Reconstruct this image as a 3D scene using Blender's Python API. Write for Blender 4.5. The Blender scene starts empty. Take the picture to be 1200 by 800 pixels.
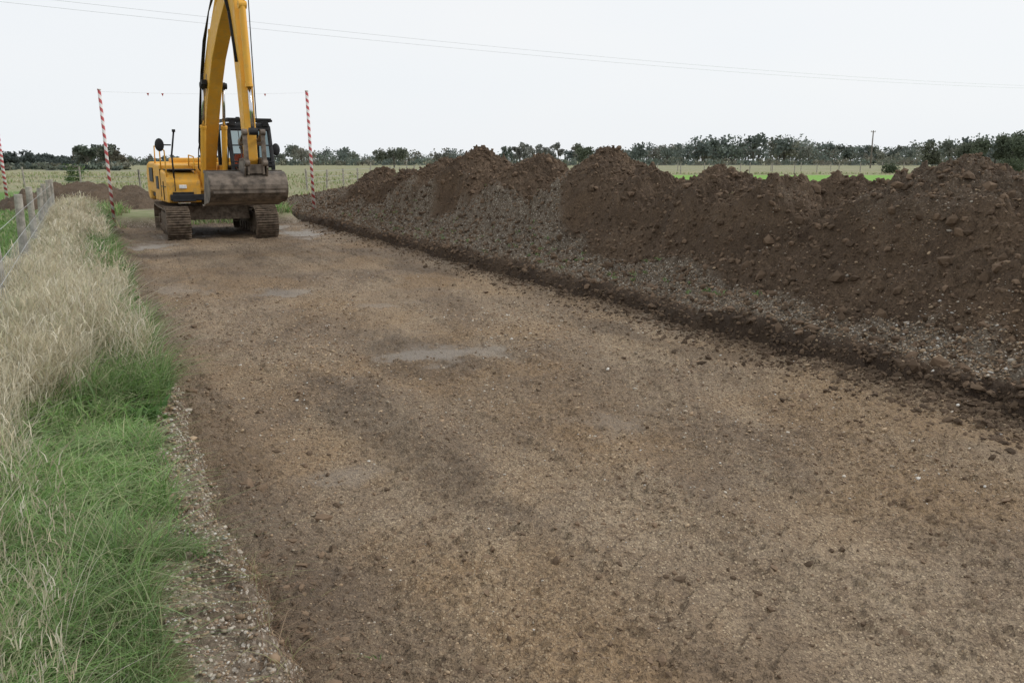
import bpy, bmesh, math, numpy as np
from mathutils import Vector, Matrix
rng=np.random.default_rng(7)
A=math.radians(27); C=math.cos(A); S=math.sin(A)
def P(u,v,z=0.0): return (u*C-v*S, u*S+v*C, z)
def Pn(u,v,z): return np.stack([u*C-v*S,u*S+v*C,z],-1)
scene=bpy.context.scene
# ---------------- noise -----------------
def h2(ix,iy,seed):
    n=(ix.astype(np.int64)*374761393+iy.astype(np.int64)*668265263+seed*98245165)&0xffffffff
    n=((n^(n>>13))*1274126177)&0xffffffff
    return ((n^(n>>16))&0xffff)/65535.0
def vnoise(x,y,seed=0):
    ix=np.floor(x);iy=np.floor(y);fx=x-ix;fy=y-iy
    fx=fx*fx*(3-2*fx);fy=fy*fy*(3-2*fy)
    a=h2(ix,iy,seed);b=h2(ix+1,iy,seed);c=h2(ix,iy+1,seed);d=h2(ix+1,iy+1,seed)
    return (a*(1-fx)+b*fx)*(1-fy)+(c*(1-fx)+d*fx)*fy
def fbm(x,y,scale,octv=4,seed=0,gain=.5):
    t=0;a=1;n=0;s=scale
    for i in range(octv):
        t=t+a*(vnoise(x*s+i*17.3,y*s+i*9.1,seed+i)-.5);n+=a;a*=gain;s*=2.03
    return t/n*2
def worley(x,y,scale,seed=0):
    x=x*scale;y=y*scale;ix=np.floor(x);iy=np.floor(y);best=np.full(x.shape,9.0);hh=np.zeros(x.shape)
    for dx in(-1,0,1):
        for dy in(-1,0,1):
            cx=ix+dx;cy=iy+dy
            px=cx+h2(cx,cy,seed);py=cy+h2(cx,cy,seed+5)
            d=np.hypot(px-x,py-y);m=d<best
            best=np.where(m,d,best);hh=np.where(m,h2(cx,cy,seed+9),hh)
    return best,hh
def clods(x,y,scale,seed,keep=.5):
    d,r=worley(x,y,scale,seed)
    rad=.35+.3*((r*7.3)%1)
    return np.where(r<keep,np.sqrt(np.clip(1-(d/rad)**2,0,1)),0)
def ss(x,a,b):
    t=np.clip((x-a)/(b-a),0,1);return t*t*(3-2*t)
# ---------------- mesh helpers -----------------
def link(o,parent=None):
    scene.collection.objects.link(o)
    if parent is not None:o.parent=parent
    return o
def mesh_np(name,verts,quads,mat,attrs=None,col=None,smooth=True):
    me=bpy.data.meshes.new(name)
    k=quads.shape[1];nf=len(quads)
    me.vertices.add(len(verts));me.vertices.foreach_set('co',verts.astype(np.float32).ravel())
    me.loops.add(nf*k);me.loops.foreach_set('vertex_index',quads.astype(np.int32).ravel())
    me.polygons.add(nf);me.polygons.foreach_set('loop_start',(np.arange(nf)*k).astype(np.int32))
    try: me.polygons.foreach_set('loop_total',np.full(nf,k,dtype=np.int32))
    except Exception: pass
    me.update(calc_edges=True)
    me.polygons.foreach_set('use_smooth',np.full(nf,bool(smooth)))
    if attrs:
        for n,a in attrs.items():
            at=me.attributes.new(n,'FLOAT','POINT');at.data.foreach_set('value',a.astype(np.float32).ravel())
    if col is not None:
        at=me.attributes.new('Col','FLOAT_COLOR','POINT')
        c4=np.ones((len(verts),4),np.float32);c4[:,:3]=col;at.data.foreach_set('color',c4.ravel())
    me.materials.append(mat)
    return link(bpy.data.objects.new(name,me))
def grid(name,us,vs,zf,mat):
    U,V=np.meshgrid(us,vs,indexing='ij')
    Z,attrs=zf(U,V)
    verts=Pn(U,V,Z).reshape(-1,3)
    nu,nv=len(us),len(vs)
    i=np.arange(nu*nv).reshape(nu,nv)
    q=np.stack([i[:-1,:-1],i[1:,:-1],i[1:,1:],i[:-1,1:]],-1).reshape(-1,4)
    return mesh_np(name,verts,q,mat,attrs)
# ---------------- materials -----------------
class NT:
    def __init__(s,name):
        s.m=bpy.data.materials.new(name);s.m.use_nodes=True;s.t=s.m.node_tree;s.n=s.t.nodes
        s.b=s.n['Principled BSDF'];s.out=s.n['Material Output']
        s.tc=s.n.new('ShaderNodeTexCoord')
    def L(s,a,b): s.t.links.new(a,b)
    def inp(s,sock,v):
        if hasattr(v,'links') or isinstance(v,bpy.types.NodeSocket): s.L(v,sock)
        else: sock.default_value=v
    def mapping(s,rot=0,scale=(1,1,1),src=None):
        m=s.n.new('ShaderNodeMapping');m.inputs['Rotation'].default_value=(0,0,rot);m.inputs['Scale'].default_value=scale
        s.L(src or s.tc.outputs['Object'],m.inputs['Vector']);return m.outputs[0]
    def noise(s,scale,det=4,rough=.55,vec=None,dist=0):
        n=s.n.new('ShaderNodeTexNoise');n.inputs['Scale'].default_value=scale;n.inputs['Detail'].default_value=det
        n.inputs['Roughness'].default_value=rough;n.inputs['Distortion'].default_value=dist
        s.L(vec or s.tc.outputs['Object'],n.inputs['Vector']);return n.outputs['Fac']
    def vor(s,scale,vec=None,feat='F1'):
        n=s.n.new('ShaderNodeTexVoronoi');n.feature=feat;n.inputs['Scale'].default_value=scale
        s.L(vec or s.tc.outputs['Object'],n.inputs['Vector']);return n
    def ramp(s,fac,a,b,c0=(0,0,0,1),c1=(1,1,1,1)):
        r=s.n.new('ShaderNodeMapRange');r.inputs['From Min'].default_value=a;r.inputs['From Max'].default_value=b
        r.interpolation_type='SMOOTHSTEP';s.L(fac,r.inputs['Value']);return r.outputs[0]
    def mix(s,f,a,b,blend='MIX'):
        m=s.n.new('ShaderNodeMix');m.data_type='RGBA';m.blend_type=blend
        s.inp(m.inputs[0],f)
        for k,v in((6,a),(7,b)):
            if isinstance(v,tuple): v=(v[0],v[1],v[2],1)
            s.inp(m.inputs[k],v)
        return m.outputs[2]
    def math(s,op,a,b=0.0,clamp=False):
        m=s.n.new('ShaderNodeMath');m.operation=op;m.use_clamp=clamp
        s.inp(m.inputs[0],a);s.inp(m.inputs[1],b);return m.outputs[0]
    def attr(s,name,col=False):
        a=s.n.new('ShaderNodeAttribute');a.attribute_name=name;return a.outputs['Color' if col else 'Fac']
    def bump(s,h,st=.5,dist=.02,prev=None):
        b=s.n.new('ShaderNodeBump');b.inputs['Strength'].default_value=st;b.inputs['Distance'].default_value=dist
        s.L(h,b.inputs['Height'])
        if prev is not None:s.L(prev,b.inputs['Normal'])
        return b.outputs[0]
    def sepcol(s,c):
        n=s.n.new('ShaderNodeSeparateColor');s.L(c,n.inputs[0]);return n.outputs
    def done(s,col,rough=.8,normal=None,spec=.3,metal=0):
        s.inp(s.b.inputs['Base Color'],(col[0],col[1],col[2],1) if isinstance(col,tuple) else col)
        s.inp(s.b.inputs['Roughness'],rough);s.b.inputs['Specular IOR Level'].default_value=spec
        s.b.inputs['Metallic'].default_value=metal
        if normal is not None:s.L(normal,s.b.inputs['Normal'])
        return s.m
def stones(k,base,scale,thr,palette_lo,palette_hi,width=.06):
    v=k.vor(scale);c=k.sepcol(v.outputs['Color'])
    m=k.math('MULTIPLY',k.ramp(c[0],thr,thr+width),k.ramp(v.outputs['Distance'],.55,.35))
    col=k.mix(c[1],palette_lo,palette_hi)
    return k.mix(m,base,col),v,m
# strip soil
k=NT('gravelly_soil')
sv=k.mapping(rot=-A,scale=(1,.33,1))
big=k.noise(.8,4,.6,sv);med=k.noise(5,4,.65);fine=k.noise(42,3,.7);hue=k.noise(.5,3,.5)
base=k.mix(k.ramp(big,.38,.62),(.215,.155,.102),(.40,.305,.205))
base=k.mix(k.ramp(med,.38,.66),base,(.28,.20,.128))
base=k.mix(k.ramp(hue,.42,.62),base,k.mix(.45,base,(.40,.255,.125)))
base=k.mix(k.ramp(fine,.34,.62),k.mix(.62,base,(.07,.047,.031)),base)
c1,v1,m1=stones(k,base,85,.5,(.30,.21,.125),(.58,.46,.31),.3)
c1=k.mix(k.ramp(big,.36,.56),base,c1)
wet=k.attr('wet');dark=k.attr('dark')
col=k.mix(dark,c1,k.mix(.55,c1,(.062,.043,.03)))
col=k.mix(wet,col,(.29,.25,.205))
n1=k.bump(fine,.9,.035);n2=k.bump(v1.outputs['Distance'],.5,.012,n1)
rough=k.mix(wet,(.72,.72,.72),(.42,.42,.42))
M_strip=k.done(col,k.sepcol(rough)[0],n2,.3)
# heap
k=NT('spoil_soil')
big=k.noise(1.1,4,.6);fine=k.noise(38,3,.7);med=k.noise(8,4,.65)
soil=k.mix(k.ramp(big,.35,.65),(.098,.066,.043),(.185,.126,.081))
soil=k.mix(k.ramp(med,.4,.7),soil,(.135,.092,.06))
soil=k.mix(k.ramp(fine,.3,.7),k.mix(.55,soil,(.032,.022,.015)),soil)
grey=k.mix(k.ramp(med,.3,.7),(.165,.130,.095),(.27,.222,.168))
grey=k.mix(k.ramp(fine,.34,.64),k.mix(.66,grey,(.055,.042,.031)),grey)
grey,vb,_=stones(k,grey,48,.70,(.27,.215,.155),(.58,.53,.45))
g=k.attr('gravel');d=k.attr('dark')
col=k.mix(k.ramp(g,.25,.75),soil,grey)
col=k.mix(d,col,(.05,.035,.025))  # shadow along the cut edge, mixed into the soil colour
n1=k.bump(fine,.9,.04);n3=k.bump(k.noise(16,4,.75),.6,.04,n1)
M_heap=k.done(col,.85,n3,.2)
# ground
k=NT('rough_field')
sep=k.n.new('ShaderNodeSeparateXYZ');k.L(k.tc.outputs['Object'],sep.inputs[0]);X,Y=sep.outputs[0],sep.outputs[1]
nz=k.noise(.12,5,.6);nf=k.noise(1.2,5,.7);nn=k.noise(9,5,.7)
past=k.mix(k.ramp(nz,.35,.65),(.26,.245,.145),(.17,.205,.09))
past=k.mix(k.ramp(nf,.35,.7),past,(.33,.30,.195))
green=k.mix(k.ramp(nf,.3,.7),(.17,.32,.06),(.22,.39,.09))
Xn=k.math('ADD',X,k.math('MULTIPLY',k.math('SUBTRACT',nf,.5),5.0))
Yn=k.math('ADD',Y,k.math('MULTIPLY',k.math('SUBTRACT',nf,.5),8.0))
gm=k.math('MULTIPLY',k.ramp(Xn,11.0,13.0),k.math('MULTIPLY',k.ramp(Yn,20,24),k.ramp(Yn,100,94)))
fld=k.mix(gm,past,green)
U=k.math('ADD',k.math('MULTIPLY',X,C),k.math('MULTIPLY',Y,S))
lm=k.math('MULTIPLY',k.ramp(U,-.9,-1.3),k.ramp(Yn,50,42))
fld=k.mix(lm,fld,k.mix(k.ramp(nn,.3,.7),(.09,.18,.04),(.14,.24,.06)))
soil=k.mix(k.ramp(k.noise(4,4,.6),.35,.65),(.14,.108,.077),(.265,.215,.165))
soil=k.mix(k.ramp(k.noise(40,3,.7),.34,.64),k.mix(.6,soil,(.05,.037,.027)),soil)
soil,vs_,_=stones(k,soil,60,.62,(.25,.19,.14),(.55,.5,.43))
near=k.mix(k.ramp(nn,.3,.7),(.07,.085,.035),(.15,.135,.07))
col=k.mix(k.attr('verge'),fld,near)
col=k.mix(k.attr('soil'),col,soil)
n1=k.bump(k.noise(30,3,.7),.7,.03)
M_ground=k.done(col,.9,n1,.15)
def attrmat(name,rough=.7,transl=0.0,spec=.25,bump=False):
    k=NT(name);c=k.attr('Col',True)
    nrm=None
    if bump: nrm=k.bump(k.noise(60,2,.6),.6,.01)
    k.done(c,rough,nrm,spec)
    if transl>0:
        t=k.n.new('ShaderNodeBsdfTranslucent');k.L(c,t.inputs[0]);mx=k.n.new('ShaderNodeMixShader');mx.inputs[0].default_value=transl
        k.L(k.b.outputs[0],mx.inputs[1]);k.L(t.outputs[0],mx.inputs[2]);k.L(mx.outputs[0],k.out.inputs[0])
    return k.m
M_grass=attrmat('grass_blades',.6,.3);M_leaf=attrmat('foliage',.8,.2,.1);M_stone=attrmat('stones',.65,0,.3);M_clod=attrmat('clod_soil',.9,0,.15,True)

# ---------------- terrain functions -----------------
def edgeL(V): return .62+.08*fbm(V,V*0+3,.7,3,11)+.04*fbm(V,V*0,3.,2,12)
def edgeR(V): return 6.15+.12*fbm(V,V*0+8,.5,3,21)+.10*fbm(V,V*0,2.0,3,22)
def endV(U): return 27.0+.9*fbm(U,U*0+2,.5,3,31)
def f_ground(U,V):
    z=.3+.03*fbm(U,V,.4,3,1)*np.minimum(1,60/(1+np.hypot(U,V)))
    eL=edgeL(V);eV=endV(U)
    fineb=.05*fbm(U,V,5,3,3)+.03*clods(U,V,11,4,.6)+.014*clods(U,V,26,5,.6)
    prof=ss(U,eL-.24,eL+.10)
    drop=.08*ss(U,eL-.5,eL-.1)
    zb=z-drop+fineb*ss(U,eL-.6,eL-.3)
    zb=zb*(1-prof**1.4)+(-.15)*prof**1.4+.6*fineb*prof*(1-prof)*2
    inside=(U>eL-.7)&(U<8)
    endm=1-ss(V,eV-.2,eV+.9)
    zz=np.where(inside&(V<30),zb*endm+(z+.02*fineb)*(1-endm),z)
    zz=np.where((U>=6.0)&(U<11.2)&(V<34.5),np.minimum(zz,.08),zz)
    soil=ss(U,eL-.56+.18*fbm(U,V,2.5,3,9),eL-.42)*(1-ss(U,9,11))*(1-ss(V,eV+.3,eV+1.0))
    far=ss(fbm(U,V,.25,4,41),-.1,.15)*ss(V,27,28)*(1-ss(V,36,44))*ss(U,-4,-2)*(1-ss(U,4.0,5.0))
    soil=np.maximum(soil,far)
    verge=ss(U,-1.2,-.9)*(1-ss(U,2,3))*(1-ss(V,25,30))
    return zz,{'soil':soil,'verge':verge}
def geo(start,end,step,growth):
    o=[];x=start;s=step
    while x<end: x+=s;s*=growth;o.append(x)
    return o
uu=np.arange(-1.4,.85,.02);uu=np.concatenate([[-x for x in geo(1.4,1600,.05,1.09)][::-1],uu,np.arange(.9,11.5,.2),geo(11.5,1600,.3,1.09)])
vv=[1.2]
while vv[-1]<30: vv.append(vv[-1]+max(.012,.006*vv[-1]))
vv=np.concatenate([[-x for x in geo(-1.2,1600,.1,1.12)][::-1],vv,geo(vv[-1],1600,.2,1.07)])
grid('ground',uu,vv,f_ground,M_ground)

def tread(U,V):
    t=0;mm=0
    for uc,w,seed in((1.2,.30,1),(2.45,.30,2),(3.5,.30,3),(4.7,.30,4),(5.6,.2,5)):
        uw=U-uc-.14*np.sin(V*.35+seed)
        m=(1-ss(np.abs(uw),w-.05,w))*ss(fbm(U,V,.6,2,seed+50),-.15,.08)
        ph=V/.18+seed*.3+.4*fbm(U,V,2,2,70)+.8*uw*uw/.1
        saw=ph-np.floor(ph)
        t=t+m*(.045*saw**1.8-.030)*(.75+.5*fbm(U,V,6,2,71));mm=np.maximum(mm,m)
    return t,mm
def puddle(U,V):
    p=0
    for (pu,pv,a,b,w) in((3.0,7.75,.5,.55,.65),(3.6,7.6,.35,.35,.5),(1.25,20.9,.75,1.1,.9),(2.2,23.5,.6,1.2,.9),(5.3,22.9,.75,1.7,.9),(5.0,25.3,1.1,1.0,.9),(2.6,12.6,.4,.6,.5),(3.6,10.8,.5,.3,.35),(1.3,4.9,.3,.16,.35),(3.4,5.0,.4,.3,.3),(1.2,13.5,.4,.9,.4)):
        d=np.hypot((U-pu)/a,(V-pv)/b)+1.0*fbm(U,V,3.2,4,81)
        p=np.maximum(p,w*(1-ss(d,.25,1.05)))
    return p
def f_strip(U,V):
    pd=puddle(U,V);tr,tm=tread(U,V);q=1-.65*tm
    z=.045*fbm(U,V,.6,3,60)+(.030*fbm(U,V*.5,3,3,61)+.020*fbm(U,V,13,3,62))*q+tr
    z=z+(.018*clods(U,V,20,63,.35)+.026*clods(U,V,7,64,.05)+.011*clods(U,V,40,65,.5))*q
    eL=edgeL(V);eR=edgeR(V)
    z=z+.10*(1-ss(U,eL-.05,eL+.4))+.07*ss(U,eR-.5,eR+.05)
    z=z*(1-pd)+(-.012+.004*fbm(U,V,5,2,66)+.006*clods(U,V,30,66,.2))*pd
    dark=np.maximum(1-ss(U,eL+.05,eL+.7+.5*fbm(U,V,1,3,67)),ss(U,eR-.5+.3*fbm(U,V,1,3,68),eR-.05)*.9)
    dark=np.maximum(dark*.9,.75*ss(fbm(U,V*.35,1.1,4,69),.08,.30))
    dark=np.maximum(dark,.7*ss(V,12,18)*ss(fbm(U,V,.8,3,77),-.4,.2))
    return z,{'wet':pd,'dark':dark*(1-.35*tm)}
us=np.arange(.3,6.45,.015)
vs=[1.4]
while vs[-1]<28.3: vs.append(vs[-1]+max(.010,.004*vs[-1]))
vs=np.concatenate([np.arange(-6,1.4,.1),vs])
grid('dirt_track',us,vs,f_strip,M_strip)

rv=[-6,0,3,5.4,6.1,7.07,8.0,9.0,9.95,11.04,11.6,13.3,15.5,16.2,17.1,19.1,21,23.6,26,30.9,33.5,35.3]
rz=[1.75,1.85,1.85,1.84,1.84,1.62,1.76,1.70,1.66,1.46,1.58,1.60,1.48,1.50,1.46,1.52,1.45,1.30,1.28,.95,.6,.2]
def heap_z(U,V,detail=True):
    uu=U+.22*fbm(U,V,.8,3,90);vw=V+.3*fbm(U,V,.6,3,91)
    R=np.interp(vw,rv,rz)
    uc=9.0+.25*np.sin(V*.9)+.2*np.sin(V*.37+1)
    eR=edgeR(V)
    foot=eR+.85+.35*fbm(V,V*0,.6,3,92)
    lipz=.21+.07*fbm(U,V,1.5,3,93)
    footz=.43
    t=np.clip((uu-foot)/(uc-foot),0,1)
    zr=footz+(R-footz)*(1-(1-t)**1.25)
    zr=np.where(uu<foot,lipz+(footz-lipz)*ss(uu,eR-.05,foot+.1),zr)
    back=R-(uu-uc)*.66
    z=np.where(uu>uc,back,zr)
    pen=1.6*np.maximum(0,foot+.75-uu)
    for(pu,pv,pz,sl) in((8.85,19.1,2.24,.72),(8.9,16.2,2.08,.74),(8.9,13.3,2.16,.66),(8.7,20.9,1.98,.7),(8.8,6.0,1.99,.6),(8.7,11.9,1.77,.66),(8.5,8.6,1.76,.6),(8.6,23.4,1.66,.6),(8.7,26.0,1.62,.6),(8.6,10.,1.78,.62)):
        d=np.sqrt((uu-pu)**2+(vw-pv)**2+.03)
        z=np.maximum(z,pz+.17*sl-d*sl-pen)
    endf=1-ss(V,33.5,36)
    z=np.where(V>30,z*endf,z)
    cut=ss(U,eR-.10+.14*fbm(U,V,5,2,105),eR+.16)
    lump=.12*fbm(U,V,1.3,4,94)+.07*fbm(U,V,4,4,95)
    hi=ss(U,eR+.1,eR+1.0)
    lump=lump*(.35+.65*hi)
    if detail:
        lump=lump+(.05*clods(U,V,2.6,96,.15)+.05*clods(U,V,5.5,97,.4))*hi+.045*clods(U,V,10,98,.6)*(.7+.3*hi)+.028*clods(U,V,21,99,.65)+.02*fbm(U,V,28,2,100)
    z=z+lump
    z=z*cut+(-.08)*(1-cut)+cut*(1-cut)*4*(.07*clods(U,V,8,106,.7)+.05*clods(U,V,15,108,.6)+.04*fbm(U,V,18,2,107))
    z=np.where((U>11.0),z-ss(U,11.0,12.4)*.7,z)
    return z
def f_heap(U,V):
    z=heap_z(U,V)
    eR=edgeR(V)
    n=fbm(U,V,.5,4,101)
    wd=1.3+1.2*fbm(V,V*0+5,.35,3,109)
    g=(1-ss(U-eR+.9*n,wd-.35,wd+.45))*ss(U,eR+.10,eR+.4)
    g=np.maximum(g,ss(V,24,28)*.6)
    g=np.maximum(g,.4*ss(n,.25,.5)*ss(U,7,8))
    dark=(1-ss(U,eR+.06,eR+.34+.2*fbm(U,V,3,2,102)))*.8*np.clip(.85+.5*fbm(U,V,4,2,103),0,1.1)  # painted shade on the steep cut face at the heap's foot
    return z,{'gravel':g,'dark':dark}
vh=[-5.]
while vh[-1]<36.3: vh.append(vh[-1]+.0031*math.sqrt(vh[-1]**2+46)*(3 if vh[-1]<2 else 1))
uh=np.concatenate([np.arange(5.75,9.6,.0145),np.arange(9.6,12.6,.05)])
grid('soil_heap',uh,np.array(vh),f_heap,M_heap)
def f_heap2(U,V):
    d=np.hypot((U-.1)/3.4,(V-33.5)/2.2)
    r=1.05*np.clip(1-d,0,1)**.8
    for (a,b,h) in((-1.7,33,.75),(.2,33.6,1.0),(1.6,33.2,.85),(-.8,34,.9)):
        r=np.maximum(r,h*1.1-.55*np.hypot(U-a,V-b))
    z=.15+r+.1*fbm(U,V,1.2,4,110)+.08*clods(U,V,3,111,.5)+.04*clods(U,V,7,112,.5)
    e=np.maximum(np.abs(U-.1)/4,np.abs(V-33.5)/2.9);z=z-ss(e,.8,1)*.6
    return z,{'gravel':np.zeros_like(U)+.4,'dark':np.zeros_like(U)}
grid('soil_heap',np.arange(-3.9,4.1,.06),np.arange(30.6,36.4,.06),f_heap2,M_heap)

# ---------------- scatter helpers -----------------
PIT=math.atan(212/973.)
def visible(p,mx=120,my=100):
    dy=p[:,1]*math.cos(PIT)-(p[:,2]-1.95)*math.sin(PIT)
    dz=p[:,1]*math.sin(PIT)+(p[:,2]-1.95)*math.cos(PIT)
    dy=np.maximum(dy,.01)
    x=600+973*p[:,0]/dy;y=400-973*dz/dy
    return (x>-mx)&(x<1200+mx)&(y>-my)&(y<800+my)
ico=bmesh.new();bmesh.ops.create_icosphere(ico,subdivisions=1,radius=1)
IV=np.array([v.co[:] for v in ico.verts]);IF=np.array([[v.index for v in f.verts] for f in ico.faces]);ico.free()
def rocks(name,pos,size,cols,mat,flat=.6,jit=.25,smooth=True):
    n=len(pos);k=len(IV)
    v=IV[None]*(1+rng.uniform(-jit,jit,(n,k,1)))
    v=v*size[:,None,None]*rng.uniform(.6,1.3,(n,1,3))
    v[:,:,2]*=flat
    a=rng.uniform(0,6.28,n);ca,sa=np.cos(a)[:,None],np.sin(a)[:,None]
    x=v[:,:,0]*ca-v[:,:,1]*sa;y=v[:,:,0]*sa+v[:,:,1]*ca
    tl=rng.uniform(-.6,.6,n)[:,None];z=v[:,:,2]+x*tl*.6
    w=np.stack([x,y,z],-1)+pos[:,None]
    f=(IF[None]+(np.arange(n)*k)[:,None,None]).reshape(-1,3)
    return mesh_np(name,w.reshape(-1,3),f,mat,None,np.repeat(cols,k,0),smooth)
def logv(a,b,n): return a*(b/a)**rng.random(n)
pal=np.array([[.38,.28,.18],[.29,.20,.125],[.44,.39,.32],[.23,.165,.11],[.54,.51,.46],[.33,.27,.2],[.18,.122,.08]])
def pcol(n,p=None):
    c=pal[rng.choice(len(pal),n,p=p)];return c*rng.uniform(.7,1.15,(n,1))
n=90000
u=rng.uniform(.6,6.2,n);v=logv(1.9,14,n)
keep=(fbm(u,v*.4,1.1,3,120)+rng.uniform(-.35,.35,n))>-.02
u=u[keep];v=v[keep]
z,at=f_strip(u,v)
p=Pn(u,v,z);m=visible(p)&(rng.random(len(u))>.6*at['dark'])&(at['wet']<.25);p=p[m];d=np.hypot(p[:,0],p[:,1])
sz=rng.lognormal(0,.5,len(p))*.0035*np.clip(d/4.5,.8,2.0);sz=np.clip(sz,.002,.022)
rocks('gravel',p+np.array([0,0,.0005]),sz,pcol(len(p),[.22,.28,.04,.24,.02,.05,.15])*1.15,M_stone)
n=34000
v=logv(1.6,14,n);u=edgeL(v)+rng.uniform(-.62,.12,n)
z,at=f_ground(u,v);ok=(z>-.02)&(rng.random(n)<at['soil']+.1);u=u[ok];v=v[ok];z=z[ok]
p=Pn(u,v,z);m=visible(p);p=p[m];d=np.hypot(p[:,0],p[:,1])
sz=np.clip(rng.lognormal(0,.5,len(p))*.0050*np.clip(d/4,.8,2),.002,.028)
rocks('bank_gravel',p,sz,pcol(len(p),[.2,.2,.15,.17,.08,.1,.1]),M_stone)
pp=np.array([P(.20,2.75,.28),P(.12,3.3,.28),P(.2,2.5,.28)])
rocks('flint_stone',pp,np.array([.035,.022,.02]),np.array([[.45,.38,.32]]*3),M_stone)
n=60000
v=3+logv(1,24,n);u=edgeR(v)+rng.gamma(2.0,.48,n)+.08
z,at=f_heap(u,v);p=Pn(u,v,z);m=visible(p)&(u<9.2)&(rng.random(n)<at['gravel']*.8+.07);p=p[m]
sz=np.clip(rng.lognormal(0,.5,len(p))*.0072,.003,.032)
rocks('heap_gravel',p,sz,pcol(len(p),[.24,.22,.12,.22,.04,.08,.08])*1.0,M_stone)
n=30000
v=rng.uniform(2.5,34,n);u=rng.uniform(6.25,9.6,n)
z=heap_z(u,v);p=Pn(u,v,z);m=visible(p);p=p[m]
sz=np.clip(rng.lognormal(0,.55,len(p))*.018,.007,.075)
cc=np.array([.135,.093,.062])*rng.uniform(.6,1.4,(len(p),1))
rocks('soil_clods',p,sz,cc,M_clod,.8,.35,False)
n=12000
v=logv(2,25,n);u=rng.uniform(.6,6.2,n)
ed=rng.random(n)<.65;u=np.where(ed,edgeR(v)+.12-rng.gamma(1.6,.15,n),u);ed2=(rng.random(n)<.15)&~ed;u=np.where(ed2,edgeL(v)+rng.gamma(1.3,.12,n),u)
z=np.maximum(f_strip(u,v)[0],np.where(u>5.75,heap_z(u,v),-1));p=Pn(u,v,z);m=visible(p);p=p[m];ee=ed[m]
sz=np.clip(rng.lognormal(0,.5,len(p))*.009*np.where(ee,1.6,1),.005,.05)
cc=np.array([.15,.105,.07])*rng.uniform(.6,1.4,(len(p),1))*np.where(ee,.75,1.15)[:,None]
rocks('track_clods',p,sz,cc,M_clod,.75,.35,False)

# ---------------- grass -----------------
def blades(pos,h,w,lean,col,seg=3,wind=(.15,-.1),prof=.7):
    n=len(pos);az=rng.uniform(0,2*np.pi,n);fa=rng.uniform(0,np.pi,n)
    dx=np.cos(az)*lean+wind[0]*lean;dy=np.sin(az)*lean+wind[1]*lean
    out=np.zeros((n,seg+1,2,3));cl=np.zeros((n,seg+1,2,3))
    for i in range(seg+1):
        t=i/seg
        cx=pos[:,0]+dx*h*t*t;cy=pos[:,1]+dy*h*t*t;cz=pos[:,2]+h*t*(1-.35*np.minimum(lean,1.3)*t)
        ww=w*.5*((1-t)**prof+.06)
        for j,sg in((0,-1),(1,1)):
            out[:,i,j,0]=cx+sg*ww*np.cos(fa);out[:,i,j,1]=cy+sg*ww*np.sin(fa);out[:,i,j,2]=cz
        cl[:,i,:,:]=(col*(.85+.3*t))[:,None,:]
    base=(np.arange(n)*(seg+1)*2)[:,None,None]
    q=np.array([[2*i,2*i+1,2*i+3,2*i+2] for i in range(seg)])[None]
    return out.reshape(-1,3),(base+q).reshape(-1,4),cl.reshape(-1,3)
def join(parts):
    V=[];F=[];K=[];o=0
    for v,f,c in parts: V.append(v);F.append(f+o);K.append(c);o+=len(v)
    return np.concatenate(V),np.concatenate(F),np.concatenate(K)
def gz(u,v): return f_ground(u,v)[0]
def dist(p): return np.hypot(p[:,0],p[:,1])
def colmix(n,cols,j=.25):
    cols=np.array(cols);return cols[rng.integers(0,len(cols),n)]*rng.uniform(1-j,1+j,(n,1))
GREEN=[(.17,.29,.08),(.21,.34,.105),(.13,.24,.07),(.25,.37,.14),(.32,.36,.19),(.20,.30,.13),(.36,.36,.21)]
DRY=[(.62,.56,.43),(.55,.48,.34),(.70,.65,.53),(.46,.40,.28),(.50,.48,.33)]
parts=[]
n=95000
v=logv(1.2,7.5,n);u=rng.uniform(-1.5,.45,n)
e=edgeL(v)-.42+.20*fbm(u,v,2.2,3,130)+.12*ss(v,2.8,4.2)
keep=(u<e)&((fbm(u,v,5,3,131)+rng.uniform(-.6,.6,n))>-.25)
u=u[keep];v=v[keep];p=Pn(u,v,gz(u,v)-.01);m=visible(p,250,250);p=p[m];u=u[m];v=v[m]
hn=1+.8*fbm(u,v,2.4,2,132)
h=rng.uniform(.08,.30,len(p))*hn*(1-.35*ss(u,.0,.3))
parts.append(blades(p,h,.005*np.clip(dist(p)/3,1,2.5)*rng.uniform(.6,1.3,len(p)),rng.uniform(.3,1.8,len(p)),colmix(len(p),GREEN)*1.08*(1+.35*fbm(u,v,2,3,133))[:,None],4))
n=52000
v=logv(6,29,n);u=rng.uniform(-1.2,.5,n);e=edgeL(v)-.22+.24*fbm(u,v,1.5,3,134);keep=u<e
keep&=(rng.random(n)<.35+.65*ss(u,-.25,.1))
u=u[keep];v=v[keep];p=Pn(u,v,gz(u,v)-.01);m=visible(p,200,200);p=p[m];u=u[m];v=v[m]
h=rng.uniform(.14,.44,len(p))*(1+.7*fbm(u,v,1.3,3,135))
parts.append(blades(p,h,.0013*dist(p)*rng.uniform(.6,1.3,len(p)),rng.uniform(.2,1.3,len(p)),colmix(len(p),GREEN)*.9,3))
V,F,K=join(parts);mesh_np('green_grass',V,F,M_grass,None,K)
parts=[]
n=50000
v=logv(3.0,30,n);u=rng.uniform(-1.0,.36,n)
nn_=fbm(u,v,1.1,3,140)
den=nn_*1.4+.55-ss(u+.3*fbm(u,v,.7,2,145),-.30,.18)*.85-(1-ss(v+1.4*fbm(u,v,.8,2,146),4.0,6.4))*.7
keep=rng.random(n)<den
u=u[keep];v=v[keep];p=Pn(u,v,gz(u,v)-.01);m=visible(p,300,300);p=p[m];u=u[m];v=v[m]
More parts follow.
